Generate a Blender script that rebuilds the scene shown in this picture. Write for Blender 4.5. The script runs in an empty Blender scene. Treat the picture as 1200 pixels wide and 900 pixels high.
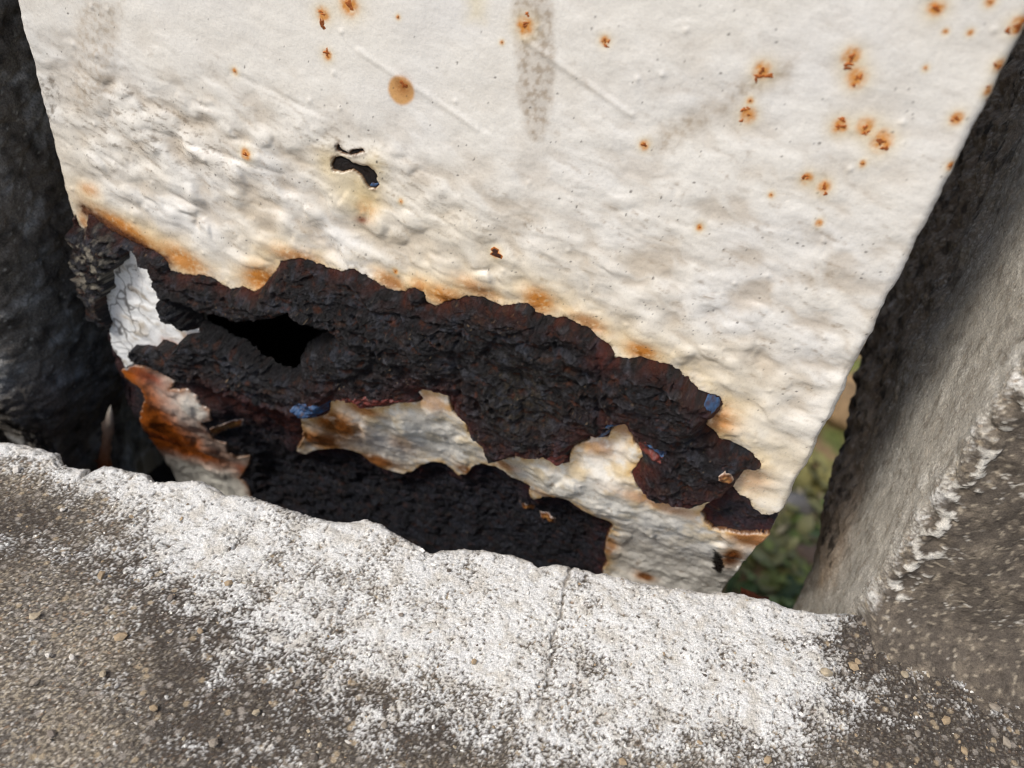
import bpy, math
import numpy as np
from mathutils import Matrix, Vector

# ------------------------------------------------------------------ camera, sky, sun, exposure
F, D = 900.0, 0.16                       # focal length in pixels of the 1200 px photograph, metres to the post
_d = np.array([-171.0, 1122.0, F]); _d /= np.linalg.norm(_d)
_e = np.array([.956, .292, 0.0]); _e[2] = -(_e[0]*_d[0] + _e[1]*_d[1])/_d[2]; _e /= np.linalg.norm(_e)
AX, AZ = _e, -_d
AY = np.cross(AZ, AX)
R = np.stack([AX, AY, AZ], 1).T          # camera (x right, y down, z forward) -> world
CAM = -D*(R @ np.array([0, 0, 1.0]))

scn = bpy.context.scene
cam_d = bpy.data.cameras.new('camera'); cam = bpy.data.objects.new('camera', cam_d)
scn.collection.objects.link(cam); scn.camera = cam
cam_d.sensor_width = 36; cam_d.lens = 36*F/1200
cam_d.clip_start = .002; cam_d.clip_end = 200
Rb = R @ np.diag([1, -1, -1])
cam.matrix_world = Matrix(np.vstack([np.hstack([Rb, CAM[:, None]]), [0, 0, 0, 1]]).tolist())
cam_d.dof.use_dof = True; cam_d.dof.focus_distance = .143; cam_d.dof.aperture_fstop = 17.0

SUN = np.array([-.42, -.50, .76]); SUN /= np.linalg.norm(SUN)
wld = bpy.data.worlds.new('World'); scn.world = wld; wld.use_nodes = True
nt = wld.node_tree; nt.nodes.clear()
sky = nt.nodes.new('ShaderNodeTexSky'); sky.sky_type = 'NISHITA'; sky.sun_disc = False
sky.sun_elevation = math.asin(SUN[2]); sky.sun_rotation = math.atan2(SUN[0], SUN[1])
sky.dust_density = 3.0; sky.air_density = 1.0
bg = nt.nodes.new('ShaderNodeBackground'); bg.inputs[1].default_value = .13
wo = nt.nodes.new('ShaderNodeOutputWorld')
nt.links.new(sky.outputs[0], bg.inputs[0]); nt.links.new(bg.outputs[0], wo.inputs[0])
sl = bpy.data.lights.new('sun', 'SUN'); sl.energy = 2.4; sl.angle = math.radians(12); sl.color = (1, .97, .93)
so = bpy.data.objects.new('sun', sl); scn.collection.objects.link(so)
so.rotation_euler = Vector(SUN.tolist()).to_track_quat('Z', 'Y').to_euler()
scn.view_settings.view_transform = 'Standard'; scn.view_settings.look = 'None'
scn.view_settings.gamma = 1; scn.view_settings.use_curve_mapping = False
scn.view_settings.exposure = 0.08
scn.cycles.pixel_filter_type = 'BLACKMAN_HARRIS'; scn.cycles.filter_width = 1.05
COL = scn.collection
rng = np.random.default_rng(7)

# ------------------------------------------------------------------ helpers
def rays(p):
    p = np.atleast_2d(np.asarray(p, float))
    c = np.stack([(p[:, 0]-600)/F, (p[:, 1]-450)/F, np.ones(len(p))], 1)
    return c @ R.T
def on_y(p, y):
    r = rays(p); t = (y-CAM[1])/r[:, 1]; return CAM + t[:, None]*r
def on_z(p, z):
    r = rays(p); t = (z-CAM[2])/r[:, 2]; return CAM + t[:, None]*r
def on_x(p, x):
    r = rays(p); t = (x-CAM[0])/r[:, 0]; return CAM + t[:, None]*r
def lin(*c):
    c = np.asarray(c, float)/255
    return np.where(c <= .04045, c/12.92, ((c+.055)/1.055)**2.4).astype(np.float32)
def sstep(a, b, x):
    t = np.clip((x-a)/(b-a), 0, 1); return t*t*(3-2*t)
def mix(C, col, m):
    return C*(1-m[..., None]) + np.asarray(col, np.float32)*m[..., None]
def _h(ix, iy, s):
    h = (ix.astype(np.uint32)*np.uint32(374761393) + iy.astype(np.uint32)*np.uint32(668265263) + np.uint32((s*2246822519 + 97) & 0xffffffff))
    h = (h ^ (h >> np.uint32(13)))*np.uint32(1274126177)
    h = (h ^ (h >> np.uint32(16)))*np.uint32(2246822519)
    return h ^ (h >> np.uint32(15))
def _hf(ix, iy, s):
    return (_h(ix, iy, s) & np.uint32(0xffff)).astype(np.float32)/np.float32(65535)
def noise(x, y, s=0):                     # gradient noise, about -1..1
    x = np.asarray(x, np.float32); y = np.asarray(y, np.float32)
    x0 = np.floor(x); y0 = np.floor(y); fx = x-x0; fy = y-y0
    ix = x0.astype(np.int32); iy = y0.astype(np.int32)
    ax, ay = int(ix.min()), int(iy.min()); w = int(ix.max())-ax+2; h = int(iy.max())-ay+2
    gx, gy = np.meshgrid(np.arange(ax, ax+w), np.arange(ay, ay+h))
    an = (_hf(gx, gy, s)*np.float32(2*math.pi)).ravel(); ca, sa = np.cos(an), np.sin(an)
    k = (iy-ay)*w+(ix-ax)
    u = fx*fx*fx*(fx*(fx*6-15)+10); v = fy*fy*fy*(fy*(fy*6-15)+10)
    a = ca[k]*fx + sa[k]*fy; b = ca[k+1]*(fx-1) + sa[k+1]*fy
    k = k+w
    c = ca[k]*fx + sa[k]*(fy-1); d = ca[k+1]*(fx-1) + sa[k+1]*(fy-1)
    a += (b-a)*u; c += (d-c)*u
    return np.float32(1.45)*(a+(c-a)*v)
def fbm(x, y, s=0, o=4, gain=.5):
    r = 0; a = 1.0; k = 0
    for i in range(o):
        r = r + a*noise(x*2**i + 17.3*i, y*2**i - 9.1*i, s+i*13); k += a; a *= gain
    return r/k
def worley(x, y, s=0):                    # nearest and second distance, random id of the cell
    x = np.asarray(x, np.float32); y = np.asarray(y, np.float32)
    ix = np.floor(x).astype(np.int32); iy = np.floor(y).astype(np.int32)
    ax, ay = int(ix.min())-1, int(iy.min())-1; w = int(ix.max())-ax+2; h = int(iy.max())-ay+2
    gx, gy = np.meshgrid(np.arange(ax, ax+w), np.arange(ay, ay+h))
    jx = (gx+_hf(gx, gy, s)).astype(np.float32).ravel(); jy = (gy+_hf(gx, gy, s+5)).astype(np.float32).ravel(); jd = _hf(gx, gy, s+9).ravel()
    k0 = (iy-ay)*w+(ix-ax)
    f1 = np.full(x.shape, 9.0, np.float32); f2 = f1.copy(); idk = k0.copy()
    for dx in (-1, 0, 1):
        for dy in (-1, 0, 1):
            k = k0+(dy*w+dx)
            d = (jx[k]-x)**2 + (jy[k]-y)**2
            n = d < f1
            f2 = np.where(n, f1, np.minimum(f2, d)); f1 = np.where(n, d, f1); idk = np.where(n, k, idk)
    return np.sqrt(f1), np.sqrt(f2), jd[idk]
def segdist(pts, U, V, closed):
    n = len(pts); best = np.full(U.shape, 1e9, np.float32); ins = np.zeros(U.shape, bool)
    for i in range(n if closed else n-1):
        a = pts[i]; b = pts[(i+1) % n]; e = b-a
        wx = U-a[0]; wy = V-a[1]
        t = np.clip((wx*e[0]+wy*e[1])/max(e @ e, 1e-9), 0, 1)
        best = np.minimum(best, (wx-e[0]*t)**2 + (wy-e[1]*t)**2)
        if closed:
            c = (a[1] > V) != (b[1] > V)
            if abs(e[1]) > 1e-9: ins ^= c & (U < e[0]*(V-a[1])/e[1] + a[0])
    return np.sqrt(best), ins
def sdf(pts, U, V, margin=14.0):          # signed distance, positive inside; coarse far away
    pts = np.asarray(pts, float); lo = pts.min(0)-margin; hi = pts.max(0)+margin
    out = np.full(U.shape, -margin, np.float32)
    m = (U > lo[0]) & (U < hi[0]) & (V > lo[1]) & (V < hi[1])
    if m.any():
        d, i = segdist(pts, U[m], V[m], True); out[m] = np.where(i, d, -d)
    return out
def linedist(pts, U, V, margin=6.0):
    pts = np.asarray(pts, float); lo = pts.min(0)-margin; hi = pts.max(0)+margin
    out = np.full(U.shape, margin, np.float32)
    m = (U > lo[0]) & (U < hi[0]) & (V > lo[1]) & (V < hi[1])
    if m.any(): out[m] = segdist(pts, U[m], V[m], False)[0]
    return out
def empty(name, loc, label=None, cat=None, group=None):
    o = bpy.data.objects.new(name, None); COL.objects.link(o); o.location = loc; o.empty_display_size = .02
    if label: o['label'] = label; o['category'] = cat
    if group: o['group'] = group
    return o
def obj(name, me, mat, parent=None):
    o = bpy.data.objects.new(name, me); COL.objects.link(o)
    if mat: me.materials.append(mat)
    if parent: o.parent = parent; o.matrix_parent_inverse = Matrix.Translation(parent.location).inverted()
    return o
def mesh_raw(name, verts, faces, col=None, smooth=True):
    me = bpy.data.meshes.new(name)
    verts = np.asarray(verts, np.float32).reshape(-1, 3); faces = np.asarray(faces, np.int32)
    k = faces.shape[1]
    me.vertices.add(len(verts)); me.vertices.foreach_set('co', verts.ravel())
    me.loops.add(faces.size); me.loops.foreach_set('vertex_index', faces.ravel())
    me.polygons.add(len(faces)); me.polygons.foreach_set('loop_start', np.arange(0, faces.size, k, dtype=np.int32))
    me.polygons.foreach_set('use_smooth', np.full(len(faces), smooth))
    if col is not None:
        a = me.attributes.new('Col', 'FLOAT_COLOR', 'POINT')
        c = np.ones((len(verts), 4), np.float32); c[:, :3] = np.clip(col.reshape(-1, 3), 0.002, 1)
        a.data.foreach_set('color', c.ravel())
    me.update(calc_edges=True)
    return me
def grid_mesh(name, P, C, keep=None, flip=False):
    nr, nc = P.shape[:2]
    i = np.arange(nr*nc).reshape(nr, nc)
    q = np.stack([i[:-1, :-1], i[:-1, 1:], i[1:, 1:], i[1:, :-1]], -1)
    if flip: q = q[..., ::-1]
    q = q[keep] if keep is not None else q.reshape(-1, 4)
    used = np.unique(q); re = np.zeros(nr*nc, np.int32); re[used] = np.arange(len(used))
    return mesh_raw(name, P.reshape(-1, 3)[used], re[q], C.reshape(-1, 3)[used] if C is not None else None)
def fkeep(m):                              # vertex mask -> face mask (all four corners)
    return m[:-1, :-1] & m[1:, :-1] & m[:-1, 1:] & m[1:, 1:]

def material(name, rough=.5, spec=.5, bumps=(), tint=None, tint_scale=2500, tint_amt=.12, color=None, rough_var=0, coat=0):
    m = bpy.data.materials.new(name); m.use_nodes = True; t = m.node_tree; N = t.nodes; L = t.links
    b = N['Principled BSDF']; b.inputs['Roughness'].default_value = rough; b.inputs['Specular IOR Level'].default_value = spec
    tc = N.new('ShaderNodeTexCoord')
    if color is None:
        at = N.new('ShaderNodeAttribute'); at.attribute_name = 'Col'; src = at.outputs['Color']
    else:
        rg = N.new('ShaderNodeRGB'); rg.outputs[0].default_value = (*color, 1); src = rg.outputs[0]
    nz = N.new('ShaderNodeTexNoise'); nz.inputs['Scale'].default_value = tint_scale; nz.inputs['Detail'].default_value = 4; nz.inputs['Roughness'].default_value = .65
    L.new(tc.outputs['Object'], nz.inputs['Vector'])
    mr = N.new('ShaderNodeMapRange'); mr.inputs[1].default_value = .25; mr.inputs[2].default_value = .75
    mr.inputs[3].default_value = 1-tint_amt; mr.inputs[4].default_value = 1+tint_amt
    L.new(nz.outputs['Fac'], mr.inputs[0])
    mx = N.new('ShaderNodeVectorMath'); mx.operation = 'SCALE'
    L.new(src, mx.inputs[0]); L.new(mr.outputs[0], mx.inputs['Scale']); L.new(mx.outputs[0], b.inputs['Base Color'])
    if rough_var:
        r2 = N.new('ShaderNodeMapRange'); r2.inputs[1].default_value = .3; r2.inputs[2].default_value = .7
        r2.inputs[3].default_value = rough-rough_var; r2.inputs[4].default_value = rough+rough_var
        L.new(nz.outputs['Fac'], r2.inputs[0]); L.new(r2.outputs[0], b.inputs['Roughness'])
    prev = None
    for sc, dist, st in bumps:
        n2 = N.new('ShaderNodeTexNoise'); n2.inputs['Scale'].default_value = sc; n2.inputs['Detail'].default_value = 5; n2.inputs['Roughness'].default_value = .62
        L.new(tc.outputs['Object'], n2.inputs['Vector'])
        bp = N.new('ShaderNodeBump'); bp.inputs['Distance'].default_value = dist; bp.inputs['Strength'].default_value = st
        L.new(n2.outputs['Fac'], bp.inputs['Height'])
        if prev: L.new(prev.outputs[0], bp.inputs['Normal'])
        prev = bp
    if prev: L.new(prev.outputs[0], b.inputs['Normal'])
    return m

M_paint = material('weathered_white_paint', .31, .5, ((1300, .0003, .3), (4500, .0001, .3)), tint_scale=1800, tint_amt=.05, rough_var=.12)
M_rust = material('flaking_rust', .44, .4, ((1300, .0014, .8), (5200, .0004, .7)), tint_scale=2200, tint_amt=.4, rough_var=.15)
M_prim = material('primer_paint', .5, .45, ((1800, .0004, .5),), tint_scale=1800, tint_amt=.3)
M_spot = material('rust_blister', .7, .3, ((2500, .0005, .7),), tint_scale=2500, tint_amt=.45)
M_conc = material('weathered_concrete', .93, .2, ((1600, .0007, .55), (4200, .0003, .6)), tint_scale=3200, tint_amt=.4)
M_grain = material('sand_grain', .8, .3, ((3000, .0002, .5),), tint_scale=2000, tint_amt=.2)
M_mottled = material('mottled_concrete', .8, .3, ((1200, .001, .7), (3600, .0004, .7)), tint_scale=2000, tint_amt=.6)
M_soil = material('dry_soil', .95, .1, ((300, .004, .7),), tint_scale=90, tint_amt=.4)
M_leaf = material('weed_leaf', .5, .4, (), tint_scale=120, tint_amt=.35)
M_stone = material('pale_stone', .85, .2, ((250, .003, .6),), tint_scale=100, tint_amt=.3)

# ------------------------------------------------------------------ the ground behind
def ground():
    n = 60; x = np.sign(np.linspace(-1, 1, n))*np.abs(np.linspace(-1, 1, n))**4*60; 
    xs = np.sort(np.concatenate([x, np.linspace(-.2, .7, 120)])); ys = np.sort(np.concatenate([x, np.linspace(.1, 1.2, 130)]))
    X, Y = np.meshgrid(xs, ys); near = np.exp(-(X**2+Y**2)/4); Xr, Yr = X, Y; X = np.clip(X, -4, 4); Y = np.clip(Y, -4, 4)
    Z = -.40 + (.02*fbm(X*6, Y*6, 3, 4) + .006*fbm(X*40, Y*40, 5, 3))*near
    c = mix(np.broadcast_to(lin(158, 130, 96), X.shape+(3,)), lin(104, 88, 64), sstep(-.2, .4, fbm(X*14, Y*14, 31, 4)))
    c = mix(c, lin(104, 118, 62), .85*sstep(-.1, .3, fbm(X*16+3, Y*16, 41, 4)))
    o = obj('ground', grid_mesh('ground', np.stack([Xr, Yr, Z], -1), c), M_soil); o['kind'] = 'structure'
    return o
ground()

# ------------------------------------------------------------------ the steel post
XL, XR, RC = -.1070, .0600, .0016         # left and right edges of the front face, corner radius
_cp = on_y([(60, 470), (230, 480), (400, 475), (520, 470), (640, 545), (760, 590), (870, 625), (930, 645)], 0)
def prof(x, z):                           # how far the corroded lower face falls back (metres)
    zc = np.interp(x, _cp[:, 0], _cp[:, 2])
    t = np.maximum(zc - z, 0)
    return .0150*(1-np.exp(-(t/.027)**1.5))
def face(p):                              # traced outline -> face coordinates in mm (x, z)
    p = np.asarray(p, float); y = np.zeros(len(p))
    for _ in range(12):
        q = on_y(p, 0.0); r = rays(p); t = (y-CAM[1])/r[:, 1]; q = CAM + t[:, None]*r
        y = .5*y + .5*prof(q[:, 0], q[:, 2])
    return q[:, [0, 2]]*1000

DX, DZ = .21, .265
s1 = np.arange(XL*1000-9, XR*1000+9, DX); zz = np.concatenate([np.arange(96, -112, -DZ)])
U, V = [a.astype(np.float32) for a in np.meshgrid(s1, zz)]
print('post grid', U.shape)

UPPER = [(20, 330), (62, 292), (76, 284), (82, 278), (85, 262), (89, 249), (92, 264), (97, 268), (104, 266), (105, 250), (122, 262), (142, 275), (165, 287), (187, 296), (199, 307), (200, 317), (220, 322), (235, 322), (250, 326), (255, 330), (272, 339), (285, 336), (300, 341), (310, 336), (315, 327), (325, 317), (329, 307), (340, 304), (355, 303), (368, 308), (387, 315), (405, 316), (416, 313), (427, 320), (440, 327), (451, 333), (461, 340), (475, 344), (480, 337), (488, 336), (499, 341), (501, 353), (512, 356), (523, 352), (533, 349), (547, 348), (563, 348), (576, 353), (587, 357), (600, 357), (619, 354), (632, 365), (651, 373), (661, 370), (672, 375), (691, 385), (700, 394), (712, 401), (719, 410), (720, 417), (739, 419), (749, 418), (765, 422), (784, 425), (795, 433), (811, 447), (819, 454), (832, 458), (843, 466), (847, 475), (840, 483), (829, 487), (827, 495), (835, 501), (843, 514), (856, 519), (869, 522), (880, 529), (892, 539), (891, 545), (877, 546), (869, 551), (864, 559), (856, 567), (868, 579), (880, 585), (883, 597), (893, 604), (904, 604), (914, 599), (925, 588)]
LOWTOP = [(353, 492), (361, 491), (377, 488), (387, 483), (388, 471), (399, 467), (407, 468), (421, 472), (431, 479), (441, 477), (453, 477), (465, 473), (476, 471), (489, 472), (496, 468), (491, 460), (495, 457), (513, 459), (525, 463), (528, 477), (532, 484), (547, 496), (548, 507), (563, 517), (564, 523), (575, 533), (583, 536), (603, 537), (604, 532), (610, 532), (613, 538), (634, 535), (643, 537), (652, 543), (661, 544), (668, 543), (667, 534), (673, 522), (691, 516), (691, 510), (700, 513), (712, 514), (718, 502), (724, 496), (733, 495), (739, 504), (743, 516), (752, 525), (754, 532), (748, 541), (740, 552), (743, 558), (748, 570), (757, 580), (772, 586), (790, 586), (805, 589), (817, 585), (829, 583), (841, 579)]
LOWER = LOWTOP + [(838, 584), (828, 591), (820, 600), (826, 612), (835, 621), (850, 622), (868, 625), (884, 625), (900, 626), (930, 650), (930, 760), (707, 760), (707, 667), (712, 660), (709, 648), (712, 630), (719, 616), (712, 610), (694, 603), (679, 595), (667, 586), (652, 582), (637, 583), (625, 586), (620, 579), (622, 571), (610, 564), (598, 559), (592, 553), (580, 548), (564, 544), (553, 547), (548, 555), (537, 557), (529, 549), (519, 541), (505, 540), (495, 544), (484, 552), (473, 555), (460, 553), (449, 548), (433, 540), (423, 532), (412, 528), (393, 525), (372, 527), (359, 532), (348, 528), (356, 512)]
FLAKE = [(132, 315), (140, 312), (152, 300), (150, 288), (160, 292), (172, 305), (182, 312), (188, 327), (192, 337), (197, 350), (202, 360), (200, 366), (210, 370), (222, 380), (237, 388), (220, 392), (212, 407), (202, 400), (192, 397), (190, 410), (177, 405), (160, 404), (156, 415), (157, 425), (147, 432), (142, 420), (135, 412), (130, 400), (129, 387), (132, 377), (126, 360), (126, 345), (135, 335)]
LOWLEFT = [(142, 435), (152, 429), (177, 431), (200, 440), (205, 447), (200, 455), (207, 457), (220, 457), (230, 465), (235, 475), (246, 482), (247, 492), (235, 495), (245, 505), (250, 515), (265, 520), (267, 530), (277, 537), (292, 535), (292, 542), (285, 555), (280, 562), (290, 570), (293, 578), (300, 640), (190, 640), (185, 575), (180, 555), (182, 540), (182, 530), (170, 525), (162, 520), (167, 502), (165, 485), (170, 470), (165, 455), (150, 445)]
SCAB = UPPER[:-9] + LOWTOP[::-1] + [(330, 480), (290, 470), (240, 450), (205, 444), (175, 428), (155, 420), (140, 400), (110, 370), (85, 345), (40, 335)]
CHIP = [(388, 193), (391, 184), (398, 183), (406, 186), (413, 191), (424, 192), (434, 194), (440, 200), (444, 207), (441, 210), (444, 217), (439, 223), (431, 222), (426, 216), (421, 207), (412, 201), (400, 202), (390, 200)]
CHIP2 = [(392, 171), (397, 167), (400, 174), (408, 178), (414, 174), (425, 173), (429, 178), (420, 180), (411, 183), (400, 181), (394, 177)]
BITS = [[(846, 540), (852, 538), (858, 541), (861, 549), (854, 553), (847, 551)], [(604, 597), (613, 598), (622, 602), (620, 608), (610, 606)], [(628, 609), (638, 612), (647, 616), (646, 622), (640, 620), (630, 615)], [(246, 503), (262, 498), (277, 500), (277, 505), (262, 506), (250, 511)]]

warp = .75*fbm(U/1.7, V/1.7, 71, 5, .62)          # ragged edge
zone = face(UPPER).tolist() + [[90, -150], [-130, -150]]
sd_zone = sdf(zone, U, V, 30) + warp             # + inside the zone where the coat has gone
sd_low = sdf(face(LOWER), U, V) + warp*.8
sd_fl = sdf(face(FLAKE), U, V) + warp*.8
sd_ll = sdf(face(LOWLEFT), U, V) + warp
sd_bits = np.max([sdf(face(b), U, V) for b in BITS], 0) + warp*.6
sd_scab = sdf(face(SCAB), U, V, 20) + warp
sd_chip = np.maximum(sdf(face(CHIP), U, V), sdf(face(CHIP2), U, V)) + warp*.35
sd_coat = np.minimum(-sd_zone, -sd_chip)
sd_p = np.max([sd_coat, sd_low, sd_fl, sd_ll], 0)              # + on paint

def px(x, y): return face([(x, y)])[0]
def blob(x, y, rx, ry=None, ang=0):              # soft elliptical mask, radii in photo pixels at that spot
    c = px(x, y); k = .19
    fy = .98+.0007*y; rx *= k; ry = (ry*k*fy if ry else rx*fy)
    a = math.radians(ang); R_ = 2.6*max(rx, ry); out = np.zeros(U.shape, np.float32)
    i0, i1 = np.searchsorted(-zz, [-(c[1]+R_), -(c[1]-R_)]); j0, j1 = np.searchsorted(s1, [c[0]-R_, c[0]+R_])
    du = U[i0:i1, j0:j1]-c[0]; dv = V[i0:i1, j0:j1]-c[1]
    p = (du*math.cos(a)+dv*math.sin(a))/rx; q = (-du*math.sin(a)+dv*math.cos(a))/ry
    out[i0:i1, j0:j1] = np.maximum(np.exp(-(p*p+q*q))-.0012, 0)
    return out
# ---- paint relief
a = math.radians(-13); Ur = U*math.cos(a)+V*math.sin(a); Vr = -U*math.sin(a)+V*math.cos(a)
wob = 1.2*fbm(U/9, V/9, 11, 3)
band = np.clip(blob(330, 215, 330, 70, -12)+.8*blob(620, 330, 260, 60, -14)+1.1*blob(860, 400, 230, 170, -20)+.55*blob(200, 250, 200, 60), 0, 1)
calm = sstep(12, 52, V+.15*U)
db1, db2, dbi = worley(Ur/7.5+.25*wob, Vr/5.2+.25*fbm(U/5, V/5, 35, 2), 37)
dimp = (dbi-.35)*np.exp(-(db1/.42)**2)*sstep(0, .35, db2-db1)
wr = 1-np.abs(fbm(Ur/9+wob*.25, Vr/3.4+wob, 21, 3, .45))*2           # ridged wrinkles
dent = fbm(Ur/8.5, Vr/5.0+wob*.3, 33, 2, .35)
peel = fbm(U/2.2, V/2.0, 41, 3, .5)
HP = (1.25*dent + 1.4*dimp)*(.2+.8*band)*(1-.72*calm) + .10*band*(wr-.4) + .05*peel + .45*fbm(U/22, V/18, 51, 2) + .13*fbm(Ur/3.4, Vr/2.2, 53, 2)*(.3+.7*band)
strat = fbm(Ur/7+wob*.4, Vr/2.6+wob*1.2, 61, 4, .5)
dl1, dl2, dli = worley(U/6.5+.3*wob, V/9+.3*wob, 39); diml = (dli-.4)*np.exp(-(dl1/.45)**2)*sstep(0, .35, dl2-dl1)
HP += (1.8*diml + .55*fbm(U/4.5, V/5.5, 63, 3))*sstep(-2, 3, np.maximum(sd_low, sd_ll))              # streaky lower remnants
HP += .35*strat*np.clip(sstep(-1, 2, sd_fl), 0, 1)
for (x0, y0, x1, y1, h) in [(420, 60, 560, 150, .16), (270, 85, 390, 140, -.12), (615, 47, 740, 135, .22), (170, 150, 330, 205, -.2), (410, 190, 560, 285, -.14)]:
    HP += h*np.exp(-(linedist([px(x0, y0), px(x1, y1)], U, V)/.55)**2)  # brush drips and scratches
f1, f2, idc = worley(U/4.2, V/4.2, 77)                               # bits of grit under the paint
HP += np.where(idc > .9, .2*np.exp(-(f1*4.2/.45)**2), 0)
HP += .12*np.where(sd_p < 3, np.exp(-np.maximum(sd_p, 0)/.7), 0)     # paint lifts where it ends
# ---- rust relief
w2 = 1.6*fbm(U/8, V/7, 81, 4)
lay = (Vr/4.2 + w2 + .5*fbm(U/3, V/3, 83, 3)); saw = lay-np.floor(lay); saw = np.where(saw < .82, saw/.82, (1-saw)/.18)
wc1, wc2, wid = worley(U/10+.45*fbm(U/5, V/5, 90, 3), V/6+.45*fbm(U/5, V/5, 91, 3), 92)
plate = wid*1.3 - .45*np.exp(-((wc2-wc1)*5/.6)**2)
rfine = fbm(U/2.6, V/1.6, 95, 4, .68)
rf = 1.0*(saw-.5)*sstep(-.2, .4, noise(U/11, V/9, 93)) + plate*.55*sstep(-.3, .3, noise(U/15, V/12, 94)) + .75*rfine + .3*(1-2*np.abs(fbm(U/1.6, V/.9, 98, 3, .6))) + 1.3*fbm(U/13, V/9, 96, 3) + .8*fbm(Ur/6, Vr/3, 97, 3)
inscab = sstep(0, 2.5, sd_scab)
rl = 1.7*fbm(U/6, V/8, 104, 4, .6) + .9*fbm(U/2.2, V/2.6, 105, 4, .65) + .9*(wid-.5)
g = np.where(sd_scab > 0, .3 + 2.6*(1-np.exp(-np.maximum(sd_scab, 0)/2.2)) + 1.45*rf*inscab,
             -.4 - 2.4*sstep(0, 7, -sd_p) + rl*sstep(0, 3, -sd_p))
g -= .9*np.exp(-np.maximum(sd_low, -3)**2/4)*(sd_low < 0)            # primer margin sits lower
HOLE = [(205, 345), (240, 362), (290, 374), (325, 366), (350, 357), (372, 372), (399, 385), (386, 396), (362, 411), (356, 424), (366, 437), (345, 441), (318, 432), (300, 417), (265, 402), (232, 384)]
sd_h = sdf(face(HOLE), U, V) + 1.2*warp
g -= 5.5*sstep(-1.3, 1.6, sd_h+.6*fbm(U/2.2, V/2.2, 99, 4, .6)) 
g += 2.6*sstep(0, 4, -sd_h)*blob(400, 405, 46, 32, 20)               # lobe beside the cavity
g += 1.5*blob(320, 335, 110, 22, -8)*sstep(-.5, 1.5, -sd_h)          # ledge above it
g -= 1.2*np.exp(-(linedist(face([(366, 437), (400, 438), (440, 425), (452, 400), (440, 375), (425, 360)]), U, V)/.7)**2)
for (x, y, rx, ry, an, h) in [(770, 462, 62, 38, -14, 1.8), (815, 552, 62, 32, -8, 1.9), (858, 600, 34, 20, -5, .9), (480, 400, 46, 50, 20, 1.2), (640, 385, 70, 24, -14, 1.0), (560, 440, 30, 40, 0, -.8)]:
    b = np.clip(blob(x, y, rx, ry, an)*1.6, 0, 1); g += h*b*b*(sd_scab > -.3 if y < 590 else sd_p < .3)
ring = np.hypot((U-px(618, 462)[0]), (V-px(618, 462)[1])*.9)
g += (-1.0*np.exp(-(ring/6.5)**4) + .5*np.exp(-((ring-8.5)/1.2)**2))*(sd_scab > 0)
for pl, w, dpt in [([(700, 400), (708, 430), (703, 472)], .5, 1.1), ([(560, 420), (590, 385), (640, 372)], .5, .7), ([(705, 472), (745, 490), (800, 502), (838, 505)], .6, 1.0), ([(530, 480), (545, 450), (535, 410), (548, 375)], .5, .9), ([(745, 520), (790, 512), (850, 520)], .6, .9), ([(470, 360), (500, 395), (520, 440)], .4, .6), ([(230, 330), (330, 345), (430, 352), (520, 372)], .5, .8)]:
    g -= dpt*np.exp(-(linedist(face(pl), U, V)/w)**2)*(sd_scab > -.5)
edge = sstep(-.25, .35, -sd_p)                                        # rises through the paint at the traced outline
HR = HP - 1.0 + (g+1.0)*edge
HPe = HP - 2.6*np.clip(-sd_p, 0, 1)

sd_chipd = sstep(0, .5, sd_chip)
HR = np.where(sd_chip > -1, HP-1.0+.55*sd_chipd+.1*peel, HR)

HPe = np.where((sd_bits > -1) & (sd_bits > sd_p), HR+.3-2.0*np.clip(-sd_bits, 0, 1), HPe)
sd_q = np.maximum(sd_p, sd_bits)
def bend(s):                               # front face turning back at both edges
    s = s/1000; x = s.copy(); y = np.zeros_like(s); nx = np.zeros_like(s); ny = -np.ones_like(s)
    for sg, E in ((1, XR), (-1, XL)):
        t = sg*(s-E)+RC; q = RC*math.pi/2; arc = (t > 0) & (t < q); fl = t >= q
        x = np.where(arc, E-sg*RC+sg*RC*np.sin(t/RC), np.where(fl, E, x)); y = np.where(arc, RC*(1-np.cos(t/RC)), np.where(fl, RC+t-q, y))
        nx = np.where(arc, sg*np.sin(t/RC), np.where(fl, sg, nx)); ny = np.where(arc, -np.cos(t/RC), np.where(fl, 0, ny))
    return x, y, nx, ny
BX, BY, NX, NY = bend(U)
PR = prof(U/1000, V/1000).astype(np.float32)
ragL = (.9*fbm(V/6, V*0+3, 101, 4, .6)+.25)*1e-3; ragR = (.7*fbm(V/7, V*0+9, 102, 4, .6))*1e-3
rag = np.where(U < -60, -ragL, np.where(U > 30, ragR, 0))*np.abs(NX)
rag += np.where(U > 30, -1, 0)*np.abs(NX)*.003*sstep(-18, -30, V)
def place(H):
    h = H/1000
    return np.stack([BX+NX*h*np.where(np.abs(NX) > .5, .35, 1)+rag, BY+NY*h+PR, V/1000], -1)

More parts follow.
